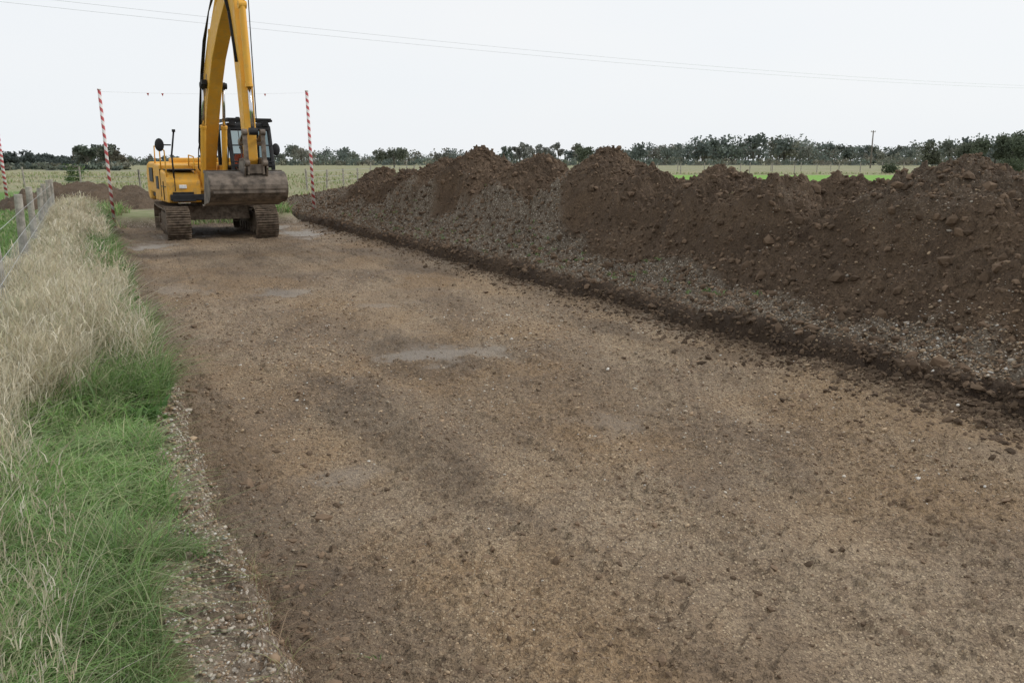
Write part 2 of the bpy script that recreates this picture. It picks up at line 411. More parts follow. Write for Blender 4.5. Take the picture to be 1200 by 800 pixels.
h=rng.uniform(.26,.70,len(p))*(1+.5*fbm(u,v,1.5,3,141))*(.74+.26*ss(v,4,7))*(1-.3*(1-ss(u,-.85,-.5)))
dd=dist(p);ln=rng.uniform(.08,1.0,len(p))**1.2;cc=colmix(len(p),DRY,.2)
parts.append(blades(p,h,.0005*dd*rng.uniform(.7,1.4,len(p))+.0012,ln,cc,4,(.35,-.3),.35))
idx=rng.choice(len(p),min(len(p),15000),replace=False)
for r in range(3):
    q=p[idx].copy();q[:,2]+=h[idx]*rng.uniform(.45,.8,len(idx));q[:,:2]+=rng.normal(0,.025,(len(idx),2))
    parts.append(blades(q,rng.uniform(.06,.16,len(idx)),.0009*dd[idx]*rng.uniform(.6,1.4,len(idx))+.001,rng.uniform(.3,1.3,len(idx)),cc[idx]*1.1,2,(.4,-.3),.4))
n=420
v=rng.uniform(1.4,3.9,n);u=rng.uniform(-1.3,-.15,n);p=Pn(u,v,gz(u,v));h=rng.uniform(.3,.6,n)
cc=colmix(n,DRY,.2);parts.append(blades(p,h,np.full(n,.003),rng.uniform(.2,.7,n),cc,5,(.2,0),.3))
for r in range(8):
    q=p.copy();q[:,2]+=h*rng.uniform(.6,.9,n)*.9;q[:,:2]+=rng.normal(0,.012,(n,2));parts.append(blades(q,rng.uniform(.03,.07,n),np.full(n,.0035),rng.uniform(.2,.8,n),cc,2,(.3,0),.5))
V,F,K=join(parts);mesh_np('dry_grass',V,F,M_grass,None,K)
parts=[]
for (uc,vc,nn) in((.54,3.55,300),(.52,3.2,220),(.54,2.85,200),(.5,4.4,120),(.55,5.2,80),(.55,6.2,110),(.52,2.4,200),(.55,7.4,90),(.55,9,100)):
    u=uc+rng.normal(0,.08,nn);v=vc+rng.normal(0,.14,nn);z=np.maximum(gz(u,v),.03)
    parts.append(blades(Pn(u,v,z),rng.uniform(.04,.15,nn),np.full(nn,.0028),rng.uniform(.8,2.2,nn),colmix(nn,[(.26,.16,.10),(.36,.26,.17),(.17,.11,.07),(.32,.31,.15)]),4,(.3,-.2),.4))
V,F,K=join(parts);mesh_np('dead_roots',V,F,M_grass,None,K)
parts=[]
n=26000
v=logv(8,40,n);u=-rng.uniform(.95,6,n);p=Pn(u,v,np.full(n,.28));m=visible(p);p=p[m]
parts.append(blades(p,rng.uniform(.08,.2,len(p)),.002*dist(p),rng.uniform(.2,1,len(p)),colmix(len(p),GREEN),2))
V,F,K=join(parts);mesh_np('pasture_grass',V,F,M_grass,None,K)
parts=[]
n=34000
yy=logv(26,110,n);xx=yy*rng.uniform(-.66,.66,n);p=np.stack([xx,yy,np.full(n,.27)],-1)
u=xx*C+yy*S;v=-xx*S+yy*C
keep=((u<-3.5)|(u>4.3)|(v>38))&~((u>5.8)&(u<12.2)&(v<36))&~((xx>11)&(yy<100));keep&=(fbm(xx,yy,.15,3,150)+rng.uniform(-.3,.3,n)>-.05)
keep&=~((u<-.9)&(v<34));p=p[keep]
parts.append(blades(p,rng.uniform(.12,.4,len(p)),.0014*dist(p),rng.uniform(.1,.8,len(p)),colmix(len(p),[(.40,.37,.24),(.26,.29,.13),(.2,.27,.09),(.48,.44,.3)]),2))
n=6500
u=rng.uniform(-.5,6.0,n);v=rng.uniform(27.2,34,n)
keep=(fbm(u,v,.5,3,151)+.7*ss(u,3.5,5)+.4*(1-ss(u,.5,1.6)))>.15;u=u[keep];v=v[keep];p=Pn(u,v,gz(u,v)-.02)
parts.append(blades(p,rng.uniform(.15,.5,len(p)),.0015*dist(p),rng.uniform(.2,1,len(p)),colmix(len(p),GREEN+[(.35,.32,.18)]),3))
V,F,K=join(parts);mesh_np('rough_pasture',V,F,M_grass,None,K)
parts=[]
def weed(u,v,z,n,r,cols):
    p=Pn(u+rng.normal(0,r*.4,n),v+rng.normal(0,r*.4,n),np.full(n,z))
    p[:,2]+=rng.uniform(0,r*.8,n)
    return blades(p,rng.uniform(.5,1,n)*r,r*.28*rng.uniform(.6,1.2,n),rng.uniform(.5,1.5,n),colmix(n,cols),3,(0,0),.45)
for i in range(46):
    v=float(logv(5.5,26,1)[0]);u=float(edgeL(np.array([v]))[0]-rng.uniform(.25,.5));z=float(gz(np.array([u]),np.array([v]))[0])
    parts.append(weed(u,v,z,28,.05+.010*v,[(.09,.19,.05),(.14,.25,.07),(.075,.15,.04)]))
for i in range(110):
    v=rng.uniform(7,24);u=6.45+rng.gamma(2,.28);z=float(heap_z(np.array([u]),np.array([v]))[0])
    parts.append(weed(u,v,z,9,.06,[(.13,.22,.07),(.18,.26,.10)]))
for i in range(6):
    v=float(logv(2.6,9,1)[0]);u=rng.uniform(.6,.85);parts.append(weed(u,v,.05,4,.035,[(.12,.2,.06)]))
V,F,K=join(parts);mesh_np('weeds',V,F,M_grass,None,K)

# ---------------- trees -----------------
def tree_parts(x,y,h,w,col,nleaf,ls,trunk=True,low=.3):
    parts=[]
    nl=rng.integers(6,11)
    cen=np.stack([rng.normal(0,.22*w,nl),rng.normal(0,.22*w,nl),rng.uniform(low,.8,nl)*h],-1)
    rad=rng.uniform(.16,.3,nl)*w
    li=rng.integers(0,nl,nleaf)
    dr=rng.normal(0,1,(nleaf,3));dr/=np.linalg.norm(dr,axis=1)[:,None]
    r=rng.uniform(.2,1.0,nleaf)[:,None]
    pos=cen[li]+dr*r*rad[li][:,None]*np.array([1,1,.95])
    over=pos[:,2]>h;pos[over,2]=h*rng.uniform(.75,1,over.sum());pos[:,2]=np.maximum(pos[:,2],h*.06)
    a=rng.normal(0,1,(nleaf,3));a/=np.linalg.norm(a,axis=1)[:,None]
    b=np.cross(a,rng.normal(0,1,(nleaf,3)));b/=np.linalg.norm(b,axis=1)[:,None]
    s=(ls*rng.uniform(.5,1.2,nleaf))[:,None]
    q=np.stack([pos-a*s,pos+b*s*.7,pos+a*s,pos-b*s*.7],1)+np.array([x,y,.2])
    cl=np.array(col)*rng.uniform(.75,1.3,nl)[li][:,None]*rng.uniform(.9,1.1,(nleaf,1))
    parts.append((q.reshape(-1,3),np.arange(nleaf*4).reshape(-1,4),np.repeat(cl,4,0)))
    if trunk:
        segs=[(np.array([0,0,0.]),np.array([0,0,h*.5]),.03*h,.018*h)]
        for c in cen[:5]: segs.append((np.array([0,0,h*rng.uniform(.2,.45)]),c,.014*h,.004*h))
        for p0,p1,r0,r1 in segs:
            ang=np.arange(5)/5*2*np.pi
            ring=np.stack([np.cos(ang),np.sin(ang),ang*0],-1)
            vv=np.concatenate([p0+ring*r0,p1+ring*r1])+np.array([x,y,.2])
            f=np.array([[i,(i+1)%5,(i+1)%5+5,i+5] for i in range(5)])
            parts.append((vv,f,np.tile(np.array([[.12,.11,.095]]),(10,1))))
    return parts
tp=[(-60,176),(0,175),(40,176),(80,180),(95,170),(125,167),(150,182),(180,182),(330,179),(345,168),(380,175),(400,170),(420,177),(445,172),(462,172),(480,168),(500,175),(530,169),(560,176),(590,171),(610,163),(650,163),(665,175),(680,170),(695,170),(720,172),(760,167),(800,162),(860,158),(900,157),(960,159),(985,168),(1020,170),(1060,165),(1090,162),(1110,160),(1140,162),(1150,156),(1200,154),(1280,153)]
tx=[a for a,b in tp];ty=[b for a,b in tp]
parts=[]
ccs=[(.09,.11,.07),(.12,.13,.08),(.155,.145,.085),(.075,.095,.065),(.175,.15,.095),(.11,.135,.085)]
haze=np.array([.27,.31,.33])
b=-60.
while b<1280:
    D=rng.uniform(300,400) if b>150 else rng.uniform(170,230)
    big_=rng.random()<.38
    top=np.interp(b,tx,ty)+(rng.uniform(-2,2) if big_ else rng.uniform(3,11))
    x=(b-600)/994*D;h=max(2.2,(188-top)/995*D+1.7)
    w=h*rng.uniform(.75,1.15) if big_ else h*rng.uniform(1.1,2.0)
    c=np.array(ccs[rng.integers(0,6)])*rng.uniform(.75,1.2)
    if b<90: c=np.array((.05,.065,.05))
    if 605<b<655: c=np.array((.22,.21,.17));w=h*.55
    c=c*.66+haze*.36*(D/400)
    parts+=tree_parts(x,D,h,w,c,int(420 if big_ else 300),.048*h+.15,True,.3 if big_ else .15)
    b+=rng.choice([2.5,4,6,8,11],p=[.26,.30,.22,.14,.08])
b=-80.
while b<1290:
    D=rng.uniform(270,300) if b>150 else rng.uniform(140,165)
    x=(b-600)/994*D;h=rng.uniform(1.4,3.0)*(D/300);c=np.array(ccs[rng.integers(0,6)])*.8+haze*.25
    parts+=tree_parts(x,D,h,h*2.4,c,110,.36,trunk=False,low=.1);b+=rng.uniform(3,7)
V,F,K=join(parts);mesh_np('tree_line',V,F,M_leaf,None,K,False)
def single(name,bearing,D,h,w,col,n=900,ls=.2,trunk=True,low=.35):
    V,F,K=join(tree_parts((bearing-600)/994*D,D,h,w,np.array(col),n,ls,trunk,low));mesh_np(name,V,F,M_leaf,None,K,False)
single('oak_tree',462,190,6.2,6.4,(.13,.145,.11),2200,.24)
single('oak_tree',681,210,6.2,4.8,(.12,.14,.10),1700,.24)
single('oak_tree',1165,200,8.2,8.5,(.105,.125,.085),3200,.3,True,.2)
single('oak_tree',1195,190,8.4,9.0,(.095,.115,.08),3200,.3,True,.2)
single('oak_tree',1135,220,6.8,8,(.11,.125,.09),2600,.3,True,.2)
single('oak_tree',1092,230,7.0,8,(.13,.14,.10),2400,.3,True,.2)
single('bush',1042,110,1.8,3.0,(.085,.105,.065),1200,.12,False,.1)
single('bush',1180,105,2.0,4.4,(.08,.1,.06),1700,.12,False,.1)
single('bush',1195,120,2.3,4.,(.09,.11,.065),1200,.12,False,.1)
single('bush',88,60,1.5,2.0,(.10,.15,.06),800,.08,False,.1)
single('bush',655,150,2.4,3.4,(.11,.13,.09),900,.12,False,.1)

# ---------------- generic object builders -----------------
def simple(name,col,rough=.6,spec=.4,metal=0,var=.25,scale=6,b=.15):
    k=NT(name);n=k.noise(scale,5,.6);c=k.mix(k.ramp(n,.3,.7),tuple(x*(1-var) for x in col),tuple(min(1,x*(1+var)) for x in col))
    return k.done(c,rough,k.bump(k.noise(scale*8,3,.6),b,.01),spec,metal)
M_wood=simple('weathered_wood',(.32,.295,.255),.85,.2,0,.35,9,.5)
M_wire=simple('galvanised_wire',(.42,.43,.43),.5,.5,.3,.1)
M_wire2=simple('cable_grey',(.58,.60,.63),.6,.3,0,.1)
def bmobj(name,bm,mat,parent=None,bevel=0,smooth=False):
    bmesh.ops.recalc_face_normals(bm,faces=bm.faces)
    me=bpy.data.meshes.new(name);bm.to_mesh(me);bm.free();me.materials.append(mat)
    if smooth:
        for f in me.polygons:f.use_smooth=True
    o=link(bpy.data.objects.new(name,me),parent)
    if bevel:
        m=o.modifiers.new('b','BEVEL');m.width=bevel;m.segments=2;m.limit_method='ANGLE'
    return o
def add_cyl(bm,p0,p1,r0,r1=None,seg=12,caps=True):
    p0=Vector(p0);p1=Vector(p1);d=p1-p0;r1=r0 if r1 is None else r1
    m=Matrix.Translation((p0+p1)/2)@d.to_track_quat('Z','Y').to_matrix().to_4x4()
    bmesh.ops.create_cone(bm,cap_ends=caps,segments=seg,radius1=r0,radius2=r1,depth=d.length,matrix=m)
def add_box(bm,c,s,rot=None):
    m=Matrix.Translation(c)@(rot.to_4x4() if rot else Matrix.Identity(4))@Matrix.Diagonal((s[0],s[1],s[2],1))
    bmesh.ops.create_cube(bm,size=1,matrix=m)
def add_prof(bm,pts,x0,x1):
    a=[bm.verts.new((x0,y,z)) for y,z in pts];b=[bm.verts.new((x1,y,z)) for y,z in pts]
    bm.faces.new(a);bm.faces.new(b[::-1]);n=len(pts)
    for i in range(n): bm.faces.new((a[i],b[i],b[(i+1)%n],a[(i+1)%n]))
def tube(bm,pts,r,seg=6):
    for a,b in zip(pts[:-1],pts[1:]): add_cyl(bm,a,b,r,r,seg,True)
fe=link(bpy.data.objects.new('wire_fence',None))
bm=bmesh.new()
for i,v in enumerate([3.9,7.0,10.1,14.0,17.4,20.4,23.3,26.4,29.4]):
    l=rng.uniform(-.05,.05,2);h=1.42+rng.uniform(-.05,.08)
    x,y,_=P(-.85,v);add_cyl(bm,(x,y,.15),(x+l[0],y+l[1],h),.062,.055,10)
bmobj('posts',bm,M_wood,fe,.006,True)
bm=bmesh.new()
for z in(.4,.6,.8,1.0,1.28):
    pv=list(np.arange(3.9,29.5,3.2));tube(bm,[P(-.77,q,z+.01*math.sin(q*3)) for q in pv],.0032,4)
for v in np.arange(4,29,.22): add_cyl(bm,P(-.77,v,.38),P(-.77,v,1.0),.0020,.0020,3,False)
bmobj('netting',bm,M_wire,fe)
def field_fence(pts,h=1.2,sp=5,mat=M_wood,r=.06):
    e=link(bpy.data.objects.new('field_fence',None));bm=bmesh.new();bw=bmesh.new()
    for a,b in zip(pts[:-1],pts[1:]):
        a=Vector((a[0],a[1],0));b=Vector((b[0],b[1],0));n=max(1,int((b-a).length/sp))
        for i in range(n+1):
            p=a+(b-a)*i/n;add_cyl(bm,(p.x,p.y,.2),(p.x+rng.uniform(-.05,.05),p.y,.3+h*rng.uniform(.9,1.1)),r,r,6)
        for z in(.6,.9,1.25): add_cyl(bw,(a.x,a.y,z+.1),(b.x,b.y,z+.1),.008,.008,4)
    bmobj('posts',bm,mat,e);bmobj('wires',bw,M_wire,e)
field_fence([(-11.4,47),(-9.2,97)],1.1,4.0)
field_fence([(12,104),(60,112),(100,118)],1.3,3.0)
field_fence([(-20,120),(10,125),(60,135)],1.3,5)
field_fence([(-30,52),(-22,50),(-14,49)],1.2,3.5)
k=NT('red_white_stripe')
sp=k.n.new('ShaderNodeSeparateXYZ');k.L(k.tc.outputs['Object'],sp.inputs[0])
at=k.math('ARCTAN2',sp.outputs[1],sp.outputs[0])
t=k.math('ADD',k.math('MULTIPLY',sp.outputs[2],4.6),k.math('MULTIPLY',at,1/6.2832))
fr=k.math('FRACT',t);st=k.math('GREATER_THAN',fr,.5)
col=k.mix(st,(.80,.78,.77),(.48,.07,.08));col=k.mix(k.math('MULTIPLY',k.noise(12,4,.7),.25),col,(.3,.25,.22))
M_stripe=k.done(col,.5)
def pole(x,y,z0,z1,r=.04):
    bm=bmesh.new();add_cyl(bm,(0,0,0),(0,0,z1-z0),r,r,16);add_cyl(bm,(0,0,z1-z0),(0,0,z1-z0+.03),r*1.15,r*1.1,16)
    o=bmobj('striped_pole',bm,M_stripe,None,0,True);o.location=(x,y,z0);o.rotation_euler=(rng.uniform(-.01,.01),rng.uniform(-.012,.012),0)
pole(-10.6,22.3,.2,3.72);pole(-6.6,28.0,.15,4.13,.05);pole(-20.4,34,.2,3.75,.06)
M_flag=simple('red_flag',(.5,.06,.05),.7)
ln=link(bpy.data.objects.new('bunting_line',None));bm=bmesh.new();bf=bmesh.new()
a=Vector((-10.6,22.3,3.68));b=Vector((-6.6,28.0,4.09));pts=[]
for i in range(17):
    t=i/16;p=a.lerp(b,t);p.z-=.05*4*t*(1-t);pts.append(p)
tube(bm,pts,.0020,4)
for i in(3,4,12):
    p=pts[i];vs_=[bf.verts.new(p+Vector(q)) for q in((-.035,0,0),(.035,0,0),(0,.01,-.08))];bf.faces.new(vs_)
bmobj('cord',bm,M_wire2,ln);bmobj('flags',bf,M_flag,ln)
pl=link(bpy.data.objects.new('power_line',None))
for off,dz in((0,0),(1.2,.45)):
    bm=bmesh.new();a=Vector((-40,20,8.6+dz));b=Vector((62,86,8.8+dz*.4));pts=[]
    a.y+=off
    for i in range(41):
        t=i/40;p=a.lerp(b,t);p.z-=1.3*4*t*(1-t);pts.append(p)
    tube(bm,pts,.0055,4);bmobj('conductor',bm,M_wire2,pl)
def upole(x,y,h):
    e=link(bpy.data.objects.new('utility_pole',None));e.location=(x,y,.1)
    bm=bmesh.new();add_cyl(bm,(0,0,0),(0,0,h),.16,.11,10);bmobj('post',bm,simple('pole_wood',(.17,.15,.13),.9),e,0,True)
    bm=bmesh.new();add_box(bm,(0,0,h-.3),(1.0,.1,.12))
    for q in(-.4,0,.4): add_cyl(bm,(q,0,h-.24),(q,0,h-.02),.05,.04,8)
    bmobj('crossarm',bm,M_wood,e)
upole(-40,20.8,8.7);upole(62,87,8.8);upole(76.,180,8.0)

# ---------------- excavator -----------------
def paint():
    k=NT('yellow_paint');n=k.noise(3.5,5,.65);sp=k.n.new('ShaderNodeSeparateXYZ');k.L(k.tc.outputs['Object'],sp.inputs[0])
    c=k.mix(k.ramp(n,.3,.7),(.76,.37,.035),(.84,.45,.06))
    low=k.ramp(sp.outputs[2],2.2,.7)
    dm=k.math('MULTIPLY',k.ramp(k.noise(7,6,.7),.42,.72),k.math('ADD',k.math('MULTIPLY',low,.6),.28))
    c=k.mix(dm,c,(.24,.18,.12));return k.done(c,k.ramp(n,-.2,1.0),None,.45)
M_y=paint()
M_blk=simple('black_steel',(.022,.022,.024),.55,.3,0,.3)
M_rub=simple('rubber_hose',(.02,.02,.021),.6,.3)
M_trk=simple('muddy_track_steel',(.17,.13,.095),.75,.35,.25,.5,9,.6)
M_bkt=simple('worn_bucket_steel',(.15,.12,.095),.6,.4,.35,.55,5,.4)
M_chr=simple('chrome_rod',(.6,.6,.62),.15,.5,1,.05)
M_int=simple('seat_fabric',(.03,.03,.034),.8)
M_lamp=simple('lamp_lens',(.7,.7,.68),.2)
M_dec=simple('decal_black',(.03,.04,.08),.4)
k=NT('cab_glass');gl=k.n.new('ShaderNodeBsdfGlossy');gl.inputs['Roughness'].default_value=.03;gl.inputs[0].default_value=(.6,.65,.67,1)
tr=k.n.new('ShaderNodeBsdfTransparent');tr.inputs[0].default_value=(.55,.6,.6,1);fr=k.n.new('ShaderNodeFresnel');fr.inputs[0].default_value=1.3
mx=k.n.new('ShaderNodeMixShader');k.L(fr.outputs[0],mx.inputs[0]);k.L(tr.outputs[0],mx.inputs[1]);k.L(gl.outputs[0],mx.inputs[2]);k.L(mx.outputs[0],k.out.inputs[0]);M_gls=k.m
ex=link(bpy.data.objects.new('excavator',None));ex.location=P(3.1,23.9,-.03);ex.rotation_euler=(0,0,A);ex.scale=(.90,.95,.94)
def loop(n,L=1.62,r=.42,zc=.44):
    per=4*L+2*math.pi*r;out=[]
    for i in range(n):
        s=per*i/n
        if s<2*L: y=-L+s;out.append((y,zc-r,0.0));continue
        s-=2*L
        if s<math.pi*r: a=s/r;out.append((L+r*math.sin(a),zc-r*math.cos(a),a));continue
        s-=math.pi*r
        if s<2*L: t=s/(2*L);out.append((L-s,zc+r-.03*math.sin(math.pi*t),math.pi));continue
        s-=2*L;a=s/r;out.append((-L-r*math.sin(a),zc+r*math.cos(a),math.pi+a))
    return out
for sx,nm in((-1,'track_right'),(1,'track_left')):
    bm=bmesh.new();xc=sx*1.18
    for y,z,a in loop(48):
        R=Matrix.Rotation(a,3,'X')
        add_box(bm,Vector((xc,y,z)),(.62,.178,.03),R)
        for g in(-.065,0,.065): add_box(bm,Vector((xc,y,z))+R@Vector((0,g,-.03)),(.6,.016,.045),R)
        add_box(bm,Vector((xc,y,z))+R@Vector((0,0,.05)),(.2,.15,.07),R)
    bmobj(nm,bm,M_trk,ex)
    bm=bmesh.new();add_prof(bm,[(-1.5,.28),(1.5,.28),(1.6,.5),(1.3,.66),(-1.3,.66),(-1.6,.5)],xc-.16,xc+.16)
    for y in np.linspace(-1.3,1.3,7): add_cyl(bm,(xc-.2,y,.2),(xc+.2,y,.2),.12,.12,16)
    for y in(-1.62,1.62): add_cyl(bm,(xc-.09,y,.44),(xc+.09,y,.44),.37,.37,24);add_cyl(bm,(xc-.2,y,.44),(xc+.2,y,.44),.14,.14,16)
    for y in(-.6,.6): add_cyl(bm,(xc-.15,y,.76),(xc+.15,y,.76),.07,.07,12)
    bmobj(nm+'_frame',bm,M_trk,ex,.01)
bm=bmesh.new();add_prof(bm,[(-.9,.5),(.9,.5),(.75,.88),(-.75,.88)],-.9,.9);add_cyl(bm,(0,0,.85),(0,0,1.06),.62,.6,32)
bmobj('carbody',bm,M_trk,ex,.02)
ho=link(bpy.data.objects.new('upper_structure',None),ex);ho.rotation_euler=(0,0,math.radians(2.4))
def B(name,parts,mat,bev=.015):
    bm=bmesh.new()
    for c,s in parts: add_box(bm,Vector(c),s)
    return bmobj(name,bm,mat,ho,bev)
B('main_deck',[((0,.7,1.14),(2.7,4.3,.16))],M_blk,.02)
bm=bmesh.new();add_prof(bm,[(-1.35,1.0),(-1.35,1.55),(-1.1,1.78),(-.2,1.86),(-.2,1.0)],-1.42,-.52)
bmobj('tool_box',bm,M_y,ho,.04)
bm=bmesh.new();add_prof(bm,[(-.18,1.0),(-.18,1.98),(1.0,2.02),(1.0,1.0)],-1.44,-.5);bmobj('fuel_tank',bm,M_y,ho,.04)
B('engine_hood',[((0,1.65,1.62),(2.86,1.25,.86)),((.1,1.6,2.1),(1.9,1.0,.16))],M_y,.05)
bm=bmesh.new();add_prof(bm,[(2.3,.95),(2.3,2.08),(2.75,2.02),(2.95,1.75),(2.9,1.1),(2.7,.95)],-1.43,1.43);bmobj('counterweight',bm,M_y,ho,.07)
B('deck_skirt_lamps',[((-1.0,-1.37,1.42),(.2,.05,.1))],M_lamp)
B('grille',[((-1.0,-1.375,1.2),(.55,.03,.16)),((-1.447,1.65,1.7),(.02,.8,.4)),((-1.447,.3,1.5),(.02,.5,.35))],M_blk,.004)
B('panel_gaps',[((-.97,-.19,1.5),(.92,.02,.75)),((-1.43,-.75,1.42),(.012,1.0,.02)),((-1.43,-.8,1.3),(.03,.012,.5)),((-1.2,-1.36,1.5),(.02,.02,.4))],M_blk,.002)
B('step_treads',[((-1.0,-1.42,1.06),(.6,.18,.05)),((-.97,-.75,1.86),(.75,.9,.03))],M_blk,.006)
bm=bmesh.new()
tube(bm,[(-1.38,-1.2,1.65),(-1.38,-1.15,2.35),(-1.38,-.2,2.5),(-1.38,.9,2.5),(-1.38,1.0,2.0)],.018,8)
tube(bm,[(-1.38,-.2,1.9),(-1.38,-.2,2.5)],.018,8)
tube(bm,[(-.62,-1.15,1.75),(-.62,-1.1,2.2),(-.62,-.3,2.25),(-.62,-.2,1.95)],.018,8)
bmobj('handrails',bm,M_y,ho,0,True)
bm=bmesh.new();tube(bm,[(-1.2,-1.3,1.65),(-1.22,-1.35,2.25),(-1.12,-1.35,2.85)],.024,8);tube(bm,[(-1.22,-1.35,2.5),(-1.5,-1.4,2.5)],.018,6)
add_cyl(bm,(1.5,-1.5,2.2),(1.72,-1.55,2.2),.013,.013,6);tube(bm,[(1.45,-1.5,1.5),(1.5,-1.5,2.2),(1.47,-1.45,2.5)],.015,6)
add_cyl(bm,(-1.12,-1.35,2.83),(-1.12,-1.35,2.9),.045,.045,8)
bmobj('mirror_arms',bm,M_blk,ho,0,True)
for x,z in((-1.52,2.5),(1.62,2.4)):
    bm=bmesh.new();bmesh.ops.create_uvsphere(bm,u_segments=16,v_segments=8,radius=1,matrix=Matrix.Translation((x,-1.4,z))@Matrix.Diagonal((.12,.04,.17,1)));bmobj('mirror',bm,M_blk,ho,0,True)
cx0,cx1,cy0,cy1,cz0,cz1=.34,1.46,-1.6,.15,1.22,2.98
fp=[(cy0,cz0+.05),(cy0-.02,cz0+.75),(cy0+.28,cz1),(cy1,cz1),(cy1,cz0+.05)]
bm=bmesh.new()
for x in(cx0,cx1):
    pts=[(x,y,z) for y,z in fp]
    for a,b in zip(pts,pts[1:]+pts[:1]):
        d=Vector(b)-Vector(a);add_box(bm,(Vector(a)+Vector(b))/2,(.10,.10,d.length+.07),d.to_track_quat('Z','X').to_matrix())
    add_box(bm,Vector((x,-.62,2.1)),(.07,.09,1.7));add_box(bm,Vector((x,-.7,cz0+.72)),(.05,1.6,.07))
for y,z in fp: add_box(bm,Vector(((cx0+cx1)/2,y,z)),(cx1-cx0,.085,.085))
add_box(bm,Vector(((cx0+cx1)/2,-.72,cz0)),(cx1-cx0+.06,1.8,.1))
bmobj('cab_frame',bm,M_blk,ho,.015)
B('cab_lower_panel',[(((cx0+cx1)/2,cy0+.0,1.38),(cx1-cx0-.08,.05,.3)),((cx1,-.25,1.55),(.045,.72,.6)),((cx1,-1.1,1.5),(.04,.85,.5))],M_y,.01)
B('added_cab_rear_panel',[(((cx0+cx1)/2,cy1,1.72),(1.02,.05,.95))],M_blk,.01)  # black panel added to block sky showing through and darken the cab
bm=bmesh.new();add_prof(bm,[(cy0+.22,cz1+.02),(cy0+.26,cz1+.12),(cy1+.02,cz1+.12),(cy1+.02,cz1+.02)],cx0-.03,cx1+.03);bmobj('cab_roof',bm,M_blk,ho,.03)
bm=bmesh.new()
for y in np.linspace(-1.45,.1,6): add_box(bm,Vector(((cx0+cx1)/2,y,cz1+.22)),(1.24,.03,.05))
for x in(cx0-.05,(cx0+cx1)/2,cx1+.05): add_box(bm,Vector((x,-.66,cz1+.18)),(.05,1.7,.06))
for x in(cx0+.1,cx1-.1):
    for z in(cz1+.1,): add_box(bm,Vector((x,cy0+.22,z)),(.16,.1,.12))
for x in np.linspace(cx0+.02,cx1-.02,6): add_cyl(bm,(x,cy0+.16,cz1-.04),(x,cy0-.12,cz0+.85),.012,.012,6)
for t in(0,.5,1): add_box(bm,Vector(((cx0+cx1)/2,cy0-.12+.28*t,cz0+.85+(cz1-cz0-.89)*t)),(1.14,.03,.035))
bmobj('roof_and_screen_guard',bm,M_blk,ho,.004)
bm=bmesh.new()
for q in([(cx0+.04,cy0-.0,cz0+.28),(cx1-.04,cy0-.0,cz0+.28),(cx1-.04,cy0-.0,cz0+.75),(cx0+.04,cy0-.0,cz0+.75)],
         [(cx0+.04,cy0-.01,cz0+.76),(cx1-.04,cy0-.01,cz0+.76),(cx1-.04,cy0+.27,cz1-.03),(cx0+.04,cy0+.27,cz1-.03)],
         [(cx0,cy0+.1,cz0+.75),(cx0,cy1-.04,cz0+.75),(cx0,cy1-.04,cz1-.05),(cx0,cy0+.3,cz1-.05)],
         [(cx1,cy0+.1,cz0+.75),(cx1,cy1-.04,cz0+.75),(cx1,cy1-.04,cz1-.05),(cx1,cy0+.3,cz1-.05)],
         [(cx0+.04,cy1,2.2),(cx1-.04,cy1,2.2),(cx1-.04,cy1,cz1-.05),(cx0+.04,cy1,cz1-.05)]):
    bm.faces.new([bm.verts.new(p) for p in q])
bmobj('cab_glazing',bm,M_gls,ho)
B('seat',[((.9,-.35,1.66),(.5,.5,.12)),((.9,-.02,2.0),(.46,.12,.6)),((.62,-.5,1.8),(.1,.4,.06)),((1.18,-.5,1.8),(.1,.4,.06)),((.55,-1.3,1.7),(.16,.1,.3))],M_int,.03)
bm=bmesh.new();add_cyl(bm,(.9,.0,cz1+.12),(.9,.0,cz1+.34),.07,.06,14);bmobj('beacon',bm,M_blk,ho,.01)
bm=bmesh.new();add_cyl(bm,(.4,1.6,2.1),(.4,1.6,2.6),.06,.06,12);tube(bm,[(.4,1.6,2.6),(.4,1.72,2.72)],.055,12);bmobj('exhaust',bm,M_blk,ho,.005)
# operator, seated, hands on the levers
M_vest=simple('hi_vis_jacket',(.85,.13,.03),.8,.2,0,.2,14,.3);M_trs=simple('dark_trousers',(.03,.035,.05),.9);M_skin=simple('skin',(.5,.3,.22),.6,.3,0,.06,20,.05);M_hair=simple('dark_hair',(.04,.03,.025),.8);M_hat=simple('hard_hat',(.75,.75,.72),.35)
op=link(bpy.data.objects.new('machine_operator',None));op.parent=ho;op.location=(.9,-.42,1.73)
def skinned(name,vs,es,rad,mat,root=0):
    me=bpy.data.meshes.new(name);me.from_pydata(vs,es,[]);me.materials.append(mat)
    o=link(bpy.data.objects.new(name,me),op);m=o.modifiers.new('skin','SKIN');m.use_smooth_shade=True
    for i,r in enumerate(rad): me.skin_vertices[0].data[i].radius=(r,r)
    me.skin_vertices[0].data[root].use_root=True
    s=o.modifiers.new('sub','SUBSURF');s.levels=1;s.render_levels=2
    return o
skinned('jacket',[(0,.12,.08),(0,.14,.28),(0,.12,.46),(0,.1,.56),(-.17,.11,.5),(-.25,0,.28),(-.24,-.2,.17),(.17,.11,.5),(.25,0,.28),(.24,-.2,.17)],[(0,1),(1,2),(2,3),(2,4),(4,5),(5,6),(2,7),(7,8),(8,9)],[.15,.155,.15,.07,.075,.06,.045,.075,.06,.045],M_vest)
skinned('trousers',[(0,.12,.06),(-.1,.08,.06),(-.13,-.36,.09),(-.13,-.42,-.34),(.1,.08,.06),(.13,-.36,.09),(.13,-.42,-.34)],[(0,1),(1,2),(2,3),(0,4),(4,5),(5,6)],[.13,.1,.07,.05,.1,.07,.05],M_trs)
